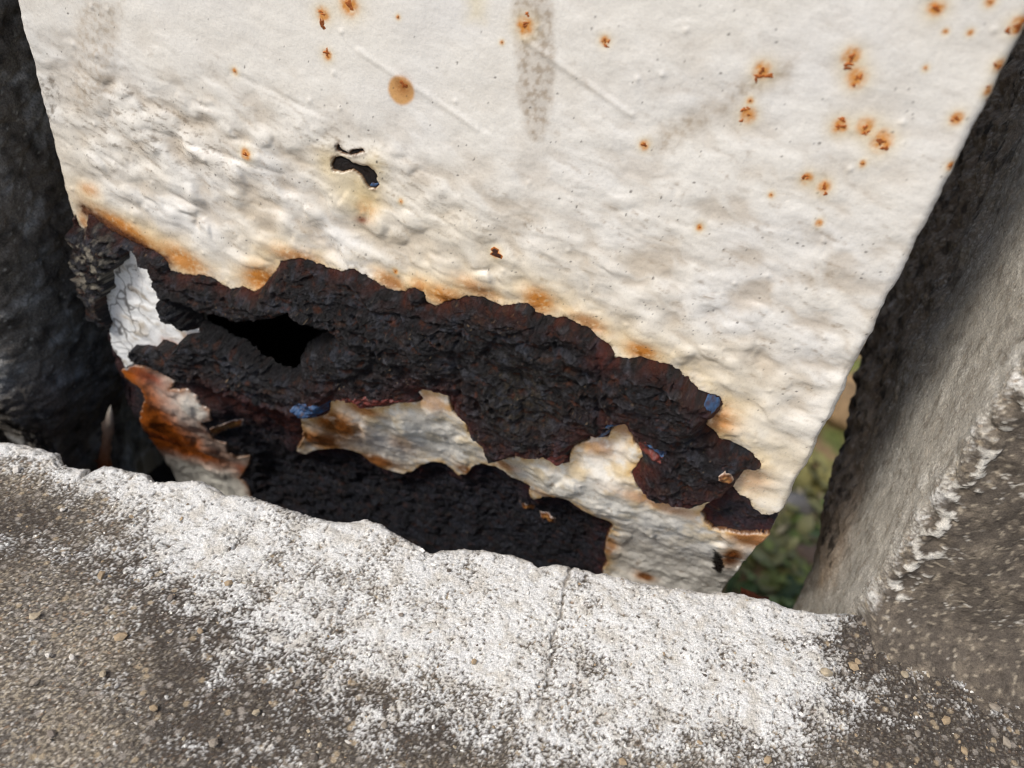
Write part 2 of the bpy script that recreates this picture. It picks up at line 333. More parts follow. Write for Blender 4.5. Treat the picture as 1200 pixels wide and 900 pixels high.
# ---- colours
WH = lin(231, 227, 218)
CP = np.broadcast_to(WH, U.shape+(3,)).astype(np.float32).copy()
CP = mix(CP, lin(226, 224, 220), .6*sstep(-.2, .5, fbm(U/30, V/20, 111, 3)))
CP = mix(CP, lin(222, 210, 188), .75*sstep(55, 5, V)*sstep(-.3, .4, fbm(U/16, V/12, 112, 3)))
mot = sstep(-.15, .35, fbm(U/1.3, V/1.3, 113, 4, .6))
streak = sstep(.0, .55, fbm(Ur/7, Vr/1.2+wob, 114, 4, .6))
low = sstep(.1, -.35, dent*.6+wr*.25-.2)                             # grime settled in the hollows
CP = mix(CP, lin(142, 122, 98), .72*np.clip(band*1.1, 0, 1)*streak*mot)
CP = mix(CP, lin(170, 150, 122), .5*band*low)
CP = mix(CP, lin(104, 86, 64), .62*np.clip(1.3*blob(210, 160, 110, 30, -12)+blob(130, 150, 60, 40)+.6*blob(400, 180, 120, 26, -16)+.5*blob(520, 240, 120, 24, -18)+.5*blob(115, 215, 40, 50), 0, 1)*sstep(.05, .4, fbm(Ur/3, Vr/.8, 115, 4, .65)))
CP = mix(CP, lin(214, 202, 178), .5*np.clip(blob(640, 350, 260, 40, -18)+blob(860, 540, 90, 60), 0, 1))
def stain(poly, col, amt, soft=1.5, mm=None):
    global CP
    m = sstep(-soft*.4, soft, sdf(face(poly), U, V)+.9*fbm(U/3, V/3, 117, 3))
    CP = mix(CP, col, amt*m*(mm if mm is not None else 1))
stain([(598, -30), (650, -30), (652, 60), (650, 120), (640, 160), (626, 168), (610, 150), (603, 90)], lin(162, 146, 126), .85, 1.2, .45+.55*mot)
stain([(85, 20), (100, -10), (145, 0), (140, 60), (130, 120), (105, 140), (80, 120)], lin(176, 160, 138), .65, 2.5, .4+.6*mot)
stain([(770, 190), (748, 168), (800, 130), (850, 110), (862, 92), (900, 72), (938, 62), (930, 95), (880, 122), (830, 152)], lin(168, 153, 132), .85, 2.6, .5+.5*mot)
stain([(540, -20), (575, -20), (570, 30), (545, 30)], lin(222, 208, 170), .6, 3)
stain([(40, 90), (62, 88), (70, 110), (68, 140), (52, 150), (44, 120)], lin(104, 92, 76), .7, 1.0, mot)
OR = lin(196, 128, 52); OD = lin(120, 62, 22); YE = lin(222, 196, 140); DK = lin(52, 30, 18)
nz1 = fbm(U/3.2, V/3.2, 121, 4, .55); fn = fbm(U/1.1, V/.9, 123, 4, .65)
zd = np.minimum(np.maximum(sd_zone*-1, 0), 40)                       # distance into the coat from the rust
CP = mix(CP, YE, .55*np.exp(-zd/2.6)*sstep(-.35, .3, nz1)*(sd_zone < 1))
for (x, y, rx, ry, an, k) in [(150, 270, 55, 12, -22, 1), (215, 305, 34, 16, -15, .9), (305, 325, 26, 16, 30, 1), (345, 300, 30, 10, 0, .7), (520, 344, 24, 12, 0, 1), (492, 335, 12, 10, 0, .7), (560, 338, 26, 10, -12, .7), (632, 352, 18, 13, -20, 1), (690, 378, 22, 8, -14, .7), (752, 411, 17, 9, 0, 1), (843, 492, 18, 17, 0, .8), (878, 560, 22, 18, 0, .45), (458, 330, 20, 9, -25, .8), (75, 268, 10, 22, 0, .95), (98, 258, 7, 12, 0, .7), (105, 222, 14, 8, 0, .6)]:
    b = blob(x, y, rx*.9, ry*.8, an)*sstep(-.75, .1, nz1+.25)*sstep(-.65, .15, fn+.1)
    CP = mix(CP, YE, np.clip(1.2*blob(x, y, rx*1.4, ry*1.35, an), 0, 1)*.55*k)
    CP = mix(CP, OR, np.clip(1.25*b, 0, 1)*k); CP = mix(CP, OD, np.clip(b*1.3-.45, 0, 1)*np.exp(-zd/1.4)*k)
lst = np.exp(-(linedist(face([(100, 246), (125, 262), (160, 284), (195, 305)]), U, V)/1.7)**2)
CP = mix(CP, lin(92, 46, 16), .95*np.clip(lst*1.2+.5*fn*lst, 0, 1)); CP = mix(CP, lin(44, 26, 16), .8*np.clip(lst*1.6-.6, 0, 1)*sstep(-.2, .3, fn))
CP = mix(CP, lin(70, 40, 22), .7*np.exp(-zd/.7)*sstep(.0, .35, fn)*(sd_zone < .5))
# chip stain below the bare spot
for (x, y, rx, ry, k) in [(415, 222, 30, 24, .55), (428, 240, 14, 18, .6), (385, 190, 14, 14, .5), (440, 195, 12, 14, .5)]: CP = mix(CP, lin(220, 196, 140), k*blob(x, y, rx, ry))
CP = mix(CP, OR, .75*blob(429, 247, 9, 9)*sstep(-.4, .2, nz1)); CP = mix(CP, lin(110, 52, 18), .9*blob(424, 258, 9, 4, 15))
CP = mix(CP, lin(90, 60, 34), .8*sstep(.9, 0, np.abs(sd_chip))*(sd_chip < 0)*sstep(-.3, .3, nz1))
# rust spots
SPOTS = [(378, 17, 10), (408, 6, 14), (383, 65, 7), (470, 106, 15), (615, 31, 11), (467, 20, 3.2), (709, 47, 6), (893, 83, 10), (877, 135, 9), (879, 118, 4), (998, 66, 10), (1004, 91, 11), (984, 148, 9), (1014, 149, 10), (1033, 166, 12), (946, 209, 7), (966, 219, 8), (904, 228, 3.5), (960, 261, 4.5), (1011, 192, 4), (1085, 80, 3.2), (1097, 9, 9), (1121, 139, 7), (1115, 195, 5), (1160, 108, 6), (1173, 78, 7), (1194, 30, 9), (290, 180, 9), (275, 84, 5), (755, 170, 6), (820, 266, 5), (582, 296, 7), (463, 318, 5), (470, 236, 4), (1160, 2, 5), (588, 50, 3), (1108, 37, 3), (1137, 38, 3.5)]
for k, (x, y, r) in enumerate(SPOTS):
    n2 = sstep(-.6, .35, fbm(U/1.0+k*7, V/1.0, 131, 3)+.15)
    if k == 3:
        CP = mix(CP, lin(206, 148, 64), sstep(-.4, .35, r*.16-np.hypot(U-px(x, y)[0], V-px(x, y)[1])+.2*nz1)*.85)
        CP = mix(CP, lin(150, 88, 30), .8*blob(x+2, y-5, 8, 8)*sstep(-.6, .2, fn+.2))
    else:
        CP = mix(CP, lin(226, 202, 150), np.clip(1.1*blob(x, y, r*.95), 0, 1)*.6)
        CP = mix(CP, lin(205, 134, 54), np.clip(1.9*blob(x, y, r*.56)*(1+.9*fn+.5*nz1)-.15, 0, 1)*n2*.95)
# fine black specks
for sc, th, rr, seed, amt in ((1.6, .80, .17, 141, .8), (3.6, .6, .24, 143, .8), (.9, .86, .10, 145, .6)):
    f1, f2, idc = worley(U/sc, V/sc, seed)
    dens = sstep(-.2, .5, fbm(U/14, V/10, seed+3, 3)) * np.clip(.25+band+sstep(0, -25, V), 0, 1)
    CP = mix(CP, lin(58, 48, 40), amt*sstep(rr, rr*.5, f1*sc+.1*peel)*(idc > 1-(1-th)*dens))
# the lower remnants: cream, ochre rims, orange on the left
lowm = sstep(-.6, .2, np.maximum(sd_low, sd_ll))*(sd_zone > -.5)
CL = np.broadcast_to(lin(226, 222, 212), U.shape+(3,)).astype(np.float32)
CL = mix(CL, lin(208, 188, 148), .7*sstep(-.1, .4, fbm(U/6, V/8, 64, 4)+.3*nz1)*sstep(-55, -12, V+0*U))
CL = mix(CL, lin(140, 118, 90), .6*sstep(.2, .5, fbm(U/3.5, V/4, 65, 5, .62)))
rim = np.exp(-np.maximum(sd_p, 0)/2.3)
CL = mix(CL, lin(212, 178, 116), .95*rim*sstep(-.5, .2, nz1+.3*fn)); CL = mix(CL, lin(150, 92, 36), .7*np.exp(-np.maximum(sd_p, 0)/.5)*sstep(-.1, .4, nz1))
for (x, y, rx, ry, k) in [(395, 498, 34, 28, 1), (375, 515, 34, 20, 1), (440, 540, 34, 11, .9), (425, 480, 24, 10, .7), (590, 545, 20, 8, .6), (650, 585, 40, 8, .5), (715, 640, 10, 20, .6), (470, 520, 20, 18, .3), (770, 590, 50, 8, .5), (545, 550, 12, 9, .8), (505, 470, 30, 12, .4), (730, 500, 16, 10, .5), (880, 632, 26, 12, .8), (858, 652, 12, 18, 1), (640, 520, 30, 14, .3), (700, 522, 22, 12, .45), (755, 676, 14, 7, .9)]:
    b = np.clip(1.3*blob(x, y, rx, ry)*sstep(-.7, .2, nz1+.2), 0, 1)
    CL = mix(CL, lin(198, 138, 66), b*k); CL = mix(CL, lin(112, 54, 22), np.clip(b*1.4-.6, 0, 1)*k)
CL = mix(CL, lin(84, 42, 20), .9*np.clip(blob(335, 515, 26, 18)+blob(858, 655, 9, 14)+.8*blob(392, 512, 20, 10), 0, 1)*sstep(-.4, .2, nz1+.15))
CL = mix(CL, lin(30, 24, 22), sstep(-.1, .2, sdf(face([(836, 640), (843, 645), (849, 660), (845, 670), (835, 664)]), U, V)+1.5*warp))
lls = sstep(-.6, .2, sd_ll)
LLc = mix(np.broadcast_to(lin(216, 212, 200), U.shape+(3,)).astype(np.float32), lin(168, 88, 28), np.clip(sstep(px(212, 480)[0]+9, px(180, 480)[0]-2, U+4*nz1+.35*(V-px(200, 490)[1]))*sstep(px(200, 540)[1]-1, px(200, 530)[1]+3, V+2*nz1), 0, 1))
LLc = mix(LLc, lin(130, 48, 20), np.clip(blob(172, 440, 34, 11, -8)+.8*blob(185, 512, 34, 10, -10)+.8*blob(240, 505, 20, 8)+.9*blob(283, 550, 14, 16), 0, 1)*.85)
LLc = mix(LLc, lin(140, 80, 32), .9*np.exp(-np.maximum(sd_ll, 0)/1.5)*sstep(-.5, .1, nz1)); LLc = mix(LLc, lin(64, 32, 18), .8*np.clip(blob(178, 470, 16, 40)+blob(190, 515, 40, 9, -8)+.6*blob(200, 540, 14, 14), 0, 1)*sstep(-.3, .25, nz1+.3*fn))
CL = mix(CL, np.float32(1), 0*lls)*(1-lls[..., None]) + LLc*lls[..., None]
CP = CP*(1-lowm[..., None]) + CL*lowm[..., None]
flm = sstep(-.8, .2, sd_fl)
CF = mix(np.broadcast_to(lin(236, 236, 233), U.shape+(3,)).astype(np.float32), lin(168, 150, 122), .7*sstep(.0, .5, strat+.3*nz1))
CF = mix(CF, lin(60, 52, 44), .8*sstep(.25, .5, fbm(U/1.6, V/1.2, 151, 4))*np.clip(blob(150, 310, 40, 26)+.6*blob(140, 390, 20, 50), 0, 1))
CF = mix(CF, lin(70, 62, 54), .75*sstep(.05, .012, np.abs(fbm(U/7, V/9, 153, 3)))*sstep(px(185, 360)[0], px(150, 360)[0], U))
CF = mix(CF, lin(176, 104, 44), .9*np.exp(-np.maximum(sd_fl, 0)/.6)*np.clip(blob(205, 398, 50, 18), 0, 1))
CP = CP*(1-flm[..., None]) + CF*flm[..., None]
CP = mix(CP, lin(120, 72, 36), sstep(-.5, .2, sd_bits)); CP = mix(CP, lin(170, 126, 76), .7*sstep(.3, 1.1, sd_bits+.6*fn)); CP = np.clip(CP, 0, 1)
cut = np.clip(-sd_p/.25, 0, 1); CP = mix(CP, lin(96, 62, 34), np.clip(cut*1.5, 0, 1)*(sd_bits < -.5))

CR = np.broadcast_to(lin(36, 34, 36), U.shape+(3,)).astype(np.float32).copy()
CR = mix(CR, lin(74, 78, 88), .75*sstep(.0, .4, fbm(U/5, V/4, 161, 5, .65)))
CR = mix(CR, lin(84, 58, 42), .65*sstep(.14, .5, fbm(U/6+3, V/4.5, 163, 5, .65)))
CR = mix(CR, lin(14, 12, 12), .9*sstep(.0, .3, fbm(U/3, V/2, 165, 5, .65)))
CR = mix(CR, lin(104, 54, 28), .6*sstep(.3, .55, fbm(Ur/5, Vr/2.2, 167, 4)))
CR = mix(CR, lin(176, 150, 116), .8*(sstep(.36, .55, fbm(U/.9, V/.7, 169, 3)))*sstep(-.1, .3, fbm(U/12, V/10, 170, 2)))
CR = mix(CR, lin(96, 84, 62), .5*np.exp(-(ring/8)**2)*sstep(-.2, .4, fbm(U/1.2, V/1.2, 171, 3)))
spk = fbm(U/.75, V/.75, 174, 3, .7); CR = CR*np.clip(1+1.5*spk, .35, 2.2)[..., None]
CR = mix(CR, lin(104, 56, 28), .5*sstep(-.12, -.4, rfine)); CR = mix(CR, lin(96, 96, 100), .5*sstep(.12, .42, rfine))
redm = np.clip(1.2*np.exp(-np.maximum(-sd_low, 0)/2.6)*(sd_low < .3)+.8*blob(712, 405, 14, 16)+.9*blob(300, 470, 60, 14, -10)+.7*blob(840, 480, 16, 16), 0, 1)*sstep(-.3, .15, fbm(U/4, V/4, 172, 3)+.1)
CR = mix(CR, lin(108, 44, 34), .85*redm)
CR = mix(CR, lin(96, 42, 26), .8*np.exp(-np.maximum(sd_zone, 0)/1.5)*sstep(-.25, .25, nz1))
lowr = sstep(0, 3, -sd_scab)*(sd_zone > 0)
CR = mix(CR, lin(44, 48, 60), .7*lowr*sstep(-.5, .3, fbm(Ur/6, Vr/1.6, 176, 4, .6))); CR = mix(CR, lin(96, 42, 24), .8*lowr*np.clip(blob(330, 500, 60, 26)+blob(260, 470, 60, 22, -10)+.6*blob(140, 440, 20, 60), 0, 1)*sstep(-.4, .2, nz1+.1))  # blue-black shade and sheen painted into the lower rust, then red-brown rust
CR = mix(CR, lin(24, 22, 24), .85*sstep(-.5, .3, sd_h))  # shade inside the cavity put into the colour of its walls
CR = mix(CR, lin(34, 28, 27), .9*(sd_chip > -.6))
CR = mix(CR, lin(190, 180, 160), .85*np.clip(1.3*blob(118, 305, 30, 36), 0, 1)*sstep(.0, .2, fbm(U/2.2, V/2.2, 173, 4, .6)))

# ---- meshes of the post
post = empty('steel_post', (float((XL+XR)/2), .02, -.112), 'white painted steel post, blistered and rusted through near its foot, standing in the concrete slot', 'post')
PP = place(HPe); PRu = place(HR)
reg = np.argmax(np.stack([sd_coat, sd_low, sd_fl, sd_ll, sd_bits]), 0)
keepP = sd_q > -.62
def sub(name, k, lab=None):
    m = keepP & (reg == k); fk = m[:-1, :-1] | m[1:, :-1] | m[:-1, 1:] | m[1:, 1:]
    fk &= fkeep(keepP)
    if k != 0: fk &= fkeep(reg == k)
    else: fk &= ~fkeep(reg != 0)
    o = obj(name, grid_mesh(name, PP, CP, fk, True), M_paint, post)
    if lab: o['label'] = lab
    return o
coat = sub('paint_coat', 0)
sub('paint_remnant', 1, 'cream paint left below the dark rust scab')
sub('paint_remnant', 2, 'white cracked paint flake at the left edge')
sub('paint_remnant', 3, 'orange stained paint low on the left')
for b in BITS:
    c = face(b); lo = c.min(0)-1.5; hi = c.max(0)+1.5
    w = (U > lo[0]) & (U < hi[0]) & (V > lo[1]) & (V < hi[1]) & (reg == 4) & keepP
    if fkeep(w).any(): obj('paint_chip', grid_mesh('paint_chip', PP, CP, fkeep(w), True), M_paint, post)
under = (sd_p < 1.6) & (V < 60)
chipz = sd_chip > -1.4
scabm = sd_scab > 0
sc = fkeep(under & ~chipz) & fkeep(scabm); co = fkeep(under & ~chipz) & ~fkeep(scabm)
sc &= ~fkeep(sd_h > 1.15)
scab = o = obj('rust_scab', grid_mesh('rust_scab', PRu, CR, sc, True), M_rust, post); o['label'] = 'thick dark layered rust scab with a deep black cavity'
obj('rusted_core', grid_mesh('rusted_core', PRu, CR, co, True), M_rust, post)
o = obj('bare_spot', grid_mesh('bare_spot', PRu, CR, fkeep(chipz), True), M_rust, post); o['label'] = 'small black bare spot where the paint has chipped off'
def hat(Hg, u, v):
    j = np.clip(np.round((u-s1[0])/DX).astype(int), 0, len(s1)-1); i = np.clip(np.round((zz[0]-v)/DZ).astype(int), 0, len(zz)-1)
    return i, j
# primer showing at the scab's lower rim
BLUE = lin(58, 86, 122); RED = lin(108, 48, 40)
PRIM = [([(346, 470), (360, 465), (374, 466), (386, 470), (386, 480), (372, 486), (356, 482)], BLUE), ([(390, 462), (420, 456), (455, 458), (488, 462), (488, 470), (455, 475), (432, 476), (415, 468), (396, 466)], RED), ([(712, 487), (720, 484), (729, 488), (727, 493), (716, 494)], BLUE), ([(704, 503), (712, 498), (717, 502), (714, 511), (706, 514), (702, 509)], BLUE), ([(748, 508), (760, 504), (772, 510), (781, 518), (778, 526), (764, 527), (752, 522)], RED), ([(754, 507), (766, 505), (782, 508), (784, 516), (776, 520), (764, 514)], BLUE), ([(829, 460), (838, 459), (844, 467), (843, 473), (836, 474), (832, 467)], BLUE), ([(640, 532), (650, 526), (663, 526), (666, 536), (660, 543), (650, 541)], RED), ([(610, 531), (622, 526), (636, 529), (634, 535), (618, 536)], RED), ([(433, 216), (440, 214), (443, 218), (439, 222), (432, 221)], BLUE), ([(356, 478), (366, 472), (378, 474), (372, 484)], RED)]
for pl, c in PRIM[:10]:
    pl = face(pl); lo = pl.min(0)-1.5; hi = pl.max(0)+1.5
    rI = np.where((zz > lo[1]) & (zz < hi[1]))[0]; cI = np.where((s1 > lo[0]) & (s1 < hi[0]))[0]
    S = (slice(rI[0], rI[-1]+1), slice(cI[0], cI[-1]+1))
    sp = sdf(pl, U[S], V[S]) + .6*warp[S] + 1.1*fbm(U[S]/1.5, V[S]/1.5, 177, 4, .6)-.15
    Hs = HR[S] + .12 - 1.2*np.clip(-sp, 0, 1)
    x = place(HR)[S] if False else np.stack([BX[S], BY[S]-Hs/1000+PR[S], V[S]/1000], -1)
    cc = mix(np.broadcast_to(c, sp.shape+(3,)).astype(np.float32), lin(60, 40, 38), .85*sstep(-.1, .35, fbm(U[S]/1.2, V[S]/1.2, 178, 4)))
    obj('primer_patch', grid_mesh('primer_patch', x, cc, fkeep(sp > -.5), True), M_prim, scab)
# blister cores: one to four small brown pustules in each rust spot
for k, (x, y, r) in enumerate(SPOTS):
    for q_ in range(1 if (r < 6 or k in (3, 31)) else int(rng.integers(2, 5))):
        c = px(x, y); n = 14; rings = (0, .35, .7, 1.0, 1.25)
        sp_ = 0 if q_ == 0 else .55; off = (.5, 1.1) if k == 3 else (rng.normal()*sp_*r*.13, rng.normal()*sp_*r*.13)
        th = np.arange(n)/n*2*math.pi; rad = r*.185*(.2 if k == 3 else (.75 if k == 31 else rng.uniform(.09, .26)))
        wobr = 1+.35*np.sin(th*2+rng.uniform(0, 6))+.3*np.sin(th*3+rng.uniform(0, 6))+.2*np.sin(th*5+rng.uniform(0, 6))
        ex = rng.uniform(.7, 1.6); tone = rng.uniform(.7, 1.3); vs = []; cs = []; fs = []
        for q, rr in enumerate(rings):
            u = c[0]+off[0]+np.cos(th)*wobr*rad*rr*ex; v = c[1]+off[1]+np.sin(th)*wobr*rad*rr/ex*1.1
            i, j = hat(HP, u, v); h = HPe[i, j]+(.10*(1-rr*rr*.8) if rr < 1.2 else -.2)
            vs.append(np.stack([BX[i, j]+(u-U[i, j])/1000, BY[i, j]-h/1000+PR[i, j], v/1000], -1))
            cs.append(np.broadcast_to((lin(186, 108, 42) if rr > .8 else (lin(58, 30, 20) if k == 31 else lin(160, 88, 38)))*tone, (n, 3)))
            if q: b0 = (q-1)*n; b1 = q*n; fs += [(b0+t, b0+(t+1) % n, b1+(t+1) % n, b1+t) for t in range(n)]
        obj('rust_blister', mesh_raw('rust_blister', np.concatenate(vs), fs, np.concatenate(cs).astype(np.float32)), M_spot, coat)
# back of the post and its continuation above
def box(name, x0, x1, y0, y1, z0, z1, mat, parent, col):
    v = [(x, y, z) for x in (x0, x1) for y in (y0, y1) for z in (z0, z1)]
    f = [(0, 1, 3, 2), (4, 6, 7, 5), (0, 4, 5, 1), (2, 3, 7, 6), (0, 2, 6, 4), (1, 5, 7, 3)]
    return obj(name, mesh_raw(name, v, f, np.broadcast_to(col, (8, 3)), False), mat, parent)
box('post_back', XL+.001, XR-.001, .0085, .040, .03, .42, M_paint, post, lin(214, 210, 202))
box('post_shaft', XL, XR, .0002, .0084, .0962, .42, M_paint, post, lin(226, 224, 219))
box('post_foot', XL+.004, XR-.008, .034, .05, -.112, .0295, M_rust, post, lin(40, 33, 30))
box('side_plate', XL+.0008, XL+.0035, .018, .034, -.112, .0295, M_rust, post, lin(60, 44, 36)); box('side_plate', XR-.0095, XR-.007, .026, .0338, -.112, .0295, M_rust, post, lin(60, 44, 36))

# ------------------------------------------------------------------ the concrete footing
ZC = -.029
foot = empty('concrete_footing', (0, -.03, -.12), 'weathered concrete footing with a whitened crumbling rim in front of the post', 'concrete footing')
RIM = [(-40, 512), (0, 515), (30, 517), (65, 528), (72, 540), (92, 548), (97, 560), (104, 546), (125, 541), (150, 546), (175, 550), (181, 559), (190, 560), (215, 562), (235, 560), (255, 570), (264, 577), (290, 577), (330, 590), (360, 600), (385, 607), (410, 608), (430, 605), (470, 625), (505, 646), (520, 640), (545, 639), (575, 642), (600, 648), (625, 655), (632, 661), (650, 657), (675, 662), (700, 668), (740, 675), (780, 683), (820, 690), (860, 691), (900, 700), (930, 712), (960, 716), (1000, 716), (1040, 716)]
rp = on_z(RIM, ZC); o_ = np.argsort(rp[:, 0]); rp = rp[o_]
def rim_y(x): return np.interp(x, np.concatenate([[-.6], rp[:, 0], [.6]]), np.concatenate([[-.040], rp[:, 1], [-.002]]))
def conc_color(A, B, Wc, dark, seed):
    """A, B surface coordinates in mm, Wc how much of the white crust is left, dark grime mask"""
    wa = .35*fbm(A/.7, B/.7, seed+14, 2); f1, f2, c1 = worley(A/.5+wa, B/.5-wa, seed); g1, g2, c2 = worley(A/1.5, B/1.5, seed+20)
    C = np.broadcast_to(lin(134, 128, 119), A.shape+(3,)).astype(np.float32).copy()
    C = mix(C, lin(164, 153, 136), .8*sstep(-.2, .35, fbm(A/12, B/12, seed+1, 3)))
    dk = np.clip(dark, 0, 1)*sstep(-.7, -.1, fbm(A/6, B/6, seed+3, 4, .6)+.1)
    C = mix(C, lin(78, 73, 69), dk*.95)
    C = mix(C, lin(70, 61, 52), .8*sstep(.30, .62, f1))
    fine = fbm(A/.75, B/.75, seed+2, 3, .7); C = mix(C, lin(66, 58, 50), .7*sstep(.08, .42, fine)); C = mix(C, lin(204, 192, 172), .6*sstep(.12, .48, -fine)*(1-.75*dk))
    gm = sstep(.50, .32, f1)*(1-.7*dk)
    C = mix(C, lin(182, 168, 143), gm*.7*((c1 > .5) & (c1 < .72))); C = mix(C, lin(216, 208, 194), gm*.8*(c1 > .84)); C = mix(C, lin(70, 62, 56), gm*.7*(c1 < .14)); C = mix(C, lin(158, 124, 90), gm*.6*((c1 > .2) & (c1 < .26)))
    gm2 = sstep(.40, .28, g1)
    C = mix(C, lin(178, 160, 132), gm2*.7*(c2 > .94)); C = mix(C, lin(158, 150, 140), gm2*.8*((c2 > .84) & (c2 <= .94)))
    pit = fbm(A/.95, B/.95, seed+12, 3, .65)
    lump = .25*fbm(A/20, B/20, seed+5, 2) + .62*fbm(A/4.0, B/4.0, seed+4, 5, .62) + .36*(c1-.5) + .45*fbm(A/10, B/10, seed+6, 3) - .32*sstep(.3, .6, f1) - .62*sstep(.05, .45, pit)
    w = sstep(-.24, .26, np.minimum(Wc, .92)-.34+lump)
    C = mix(C, lin(234, 233, 229), w*.9); C = mix(C, lin(196, 188, 174), w*.65*sstep(-.1, .4, fbm(A/4, B/4, seed+8, 4, .6)))
    H = .13*(.5-f1)*(1-.3*w) + .26*w + .2*fbm(A/1.8, B/1.8, seed+9, 3) - .18*sstep(.05, .45, pit) + .12*(.5-g1)*(c2 > .84)
    return C, H, w
xs = np.concatenate([np.linspace(-.9, -.118, 14)[:-1], np.arange(-.118, .136, .00023), np.linspace(.136, .9, 14)[1:]])
vt = np.concatenate([np.linspace(.7, .080, 12)[:-1], np.arange(.080, .0028, -.00024)])        # distance back from the rim, on the top
arc = np.linspace(0, math.pi/2, 12)
down = np.concatenate([np.arange(.0003, .014, .0004), np.linspace(.014, .12, 24)])
nr = len(vt)+len(arc)+len(down); X = np.broadcast_to(xs, (nr, len(xs))).copy()
RR = .0026
oy = np.concatenate([-vt, -RR+RR*np.sin(arc), np.zeros(len(down))]); oz = np.concatenate([0*vt, -RR+RR*np.cos(arc), -RR-down])
n_y = np.concatenate([0*vt, np.sin(arc), np.ones(len(down))]); n_z = np.concatenate([0*vt+1, np.cos(arc), 0*down])
Yb = rim_y(xs)
# the rim's wiggle dies out away from the edge
Ys = np.interp(xs, [-.6, -.11, -.05, .02, .08, .6], [-.04, -.036, -.028, -.017, -.004, -.002])
fade = np.exp(-np.maximum(-oy-.002, 0)/.006)
YY = Ys[None]+(Yb-Ys)[None]*fade[:, None] + oy[:, None]
A = (X*1000).astype(np.float32); B = ((YY-oz[:, None]*1.0+(oz[:, None] < 0)*(-oz[:, None]))*1000).astype(np.float32)
ZZ = ZC + np.broadcast_to(oz[:, None], X.shape)
# white crust map on the top
WL = on_z([(-60, 560), (0, 560), (60, 588), (130, 622), (180, 672), (250, 690), (330, 725), (420, 775), (520, 815), (640, 850), (740, 862), (850, 858), (930, 835), (965, 795), (1000, 760), (1040, 735), (1080, 725)], ZC)
wl = np.interp(X, WL[:, 0], WL[:, 1])                                # where half of it is gone
mmw = (YY-wl)*1000
bare = on_z([(10, 540), (240, 640)], ZC)
Wc = np.clip(.46+mmw/40, 0, 1.05)*sstep(-.128, -.10, X)*(1-.6*sstep(.058, .092, X+.008*fbm(A/6, B/6, 221, 3)))
Wc += .25*np.exp(-np.maximum(-oy, 0)/.004)[:, None]*(X < .075)
def tb(x, y, rx, ry, z=ZC):
    c = on_z([(x, y)], z)[0]; return np.exp(-(((X-c[0])*1000/(rx*.165))**2+((YY-c[1])*1000/(ry*.19))**2)).astype(np.float32)
Wc -= .55*tb(40, 590, 60, 30) + .5*tb(400, 690, 50, 20)*0 + .35*tb(690, 770, 60, 20) + .3*tb(420, 700, 60, 30) + .9*tb(1010, 760, 20, 25) + .5*tb(325, 655, 12, 10) + .6*tb(640, 668, 18, 8)
Wc += .5*tb(940, 795, 14, 8) + .4*tb(1000, 815, 30, 20) + .45*tb(850, 780, 90, 60) + .3*tb(250, 650, 60, 40)
Wc += .5*np.exp(-((mmw)/30)**2)*(X > -.03)*.25
dark = 1.4*tb(285, 830, 95, 85) + .9*tb(210, 720, 60, 40) + .8*tb(480, 870, 90, 40) + 1.2*tb(10, 620, 80, 60) + 1.0*tb(150, 660, 70, 40) + 1.7*tb(1110, 810, 190, 150) + 1.0*tb(1160, 720, 140, 80) + .5*tb(600, 880, 200, 30) + .6*tb(240, 760, 60, 60) + .6*tb(860, 880, 120, 30) + .8*tb(990, 770, 40, 30) + .5*sstep(.1, .5, fbm(A/10, B/10, 207, 3))
CK, HK, wk = conc_color(A, B, Wc, dark, 201)
CK = mix(CK, lin(120, 108, 92), .75*np.clip(n_y[:, None]*1.0*(oz[:, None] < -.0024), 0, 1)+0*A)
crackp = on_z([(670, 660), (664, 680), (658, 705), (657, 720), (650, 745), (645, 775), (641, 800), (632, 830), (625, 865), (620, 900)], ZC)[:, :2]*1000
cr = linedist(crackp, A+1.1*fbm(A/2, B/2, 211, 4), (YY*1000).astype(np.float32)); crd = sstep(-75, -20, YY*1000)
crack2 = on_z([(325, 632), (318, 645), (308, 658), (300, 672)], ZC)[:, :2]*1000
cr2 = linedist(crack2, A+.4*fbm(A/1.2, B/1.2, 213, 3), (YY*1000).astype(np.float32))
ck = np.clip(sstep(.55, .1, cr)*crd*sstep(-.5, .1, fbm(A/3, B/3, 212, 3)+.15) + .45*sstep(.35, .08, cr2), 0, 1)
HK = HK - .6*ck + .7*fbm(A/16, B/16, 215, 3) + .55*fbm(A/5, B/5, 217, 3)*(.4+.6*np.exp(-np.maximum(-oy, 0)/.01)[:, None]) + .5*fbm(A/2.2, B/2.2, 219, 3)*np.exp(-np.maximum(-oy, 0)/.004)[:, None]
CK = mix(CK, lin(92, 80, 66), .65*ck)
fadeN = ((X > -.119) & (X < .137)).astype(np.float32)
PK = np.stack([X, YY+n_y[:, None]*HK*fadeN/1000, ZZ+n_z[:, None]*HK*fadeN/1000], -1)
PK[..., 2] += .004*sstep(.085, .125, X)*0
fo = np.clip(sstep(-.110, -.1165, X)+sstep(.128, .1345, X)+sstep(.070, .0785, -oy)[:, None], 0, 1).astype(np.float32)   # beyond the modelled grit the material alone carries on
CK = mix(CK, lin(132, 125, 115), fo); PK[..., 1] = PK[..., 1]*(1-fo)+(YY)*fo; PK[..., 2] = PK[..., 2]*(1-fo)+ZZ*fo
kerb = o = obj('front_kerb', grid_mesh('front_kerb', PK, CK, None, False), M_conc, foot)
print('kerb', PK.shape)

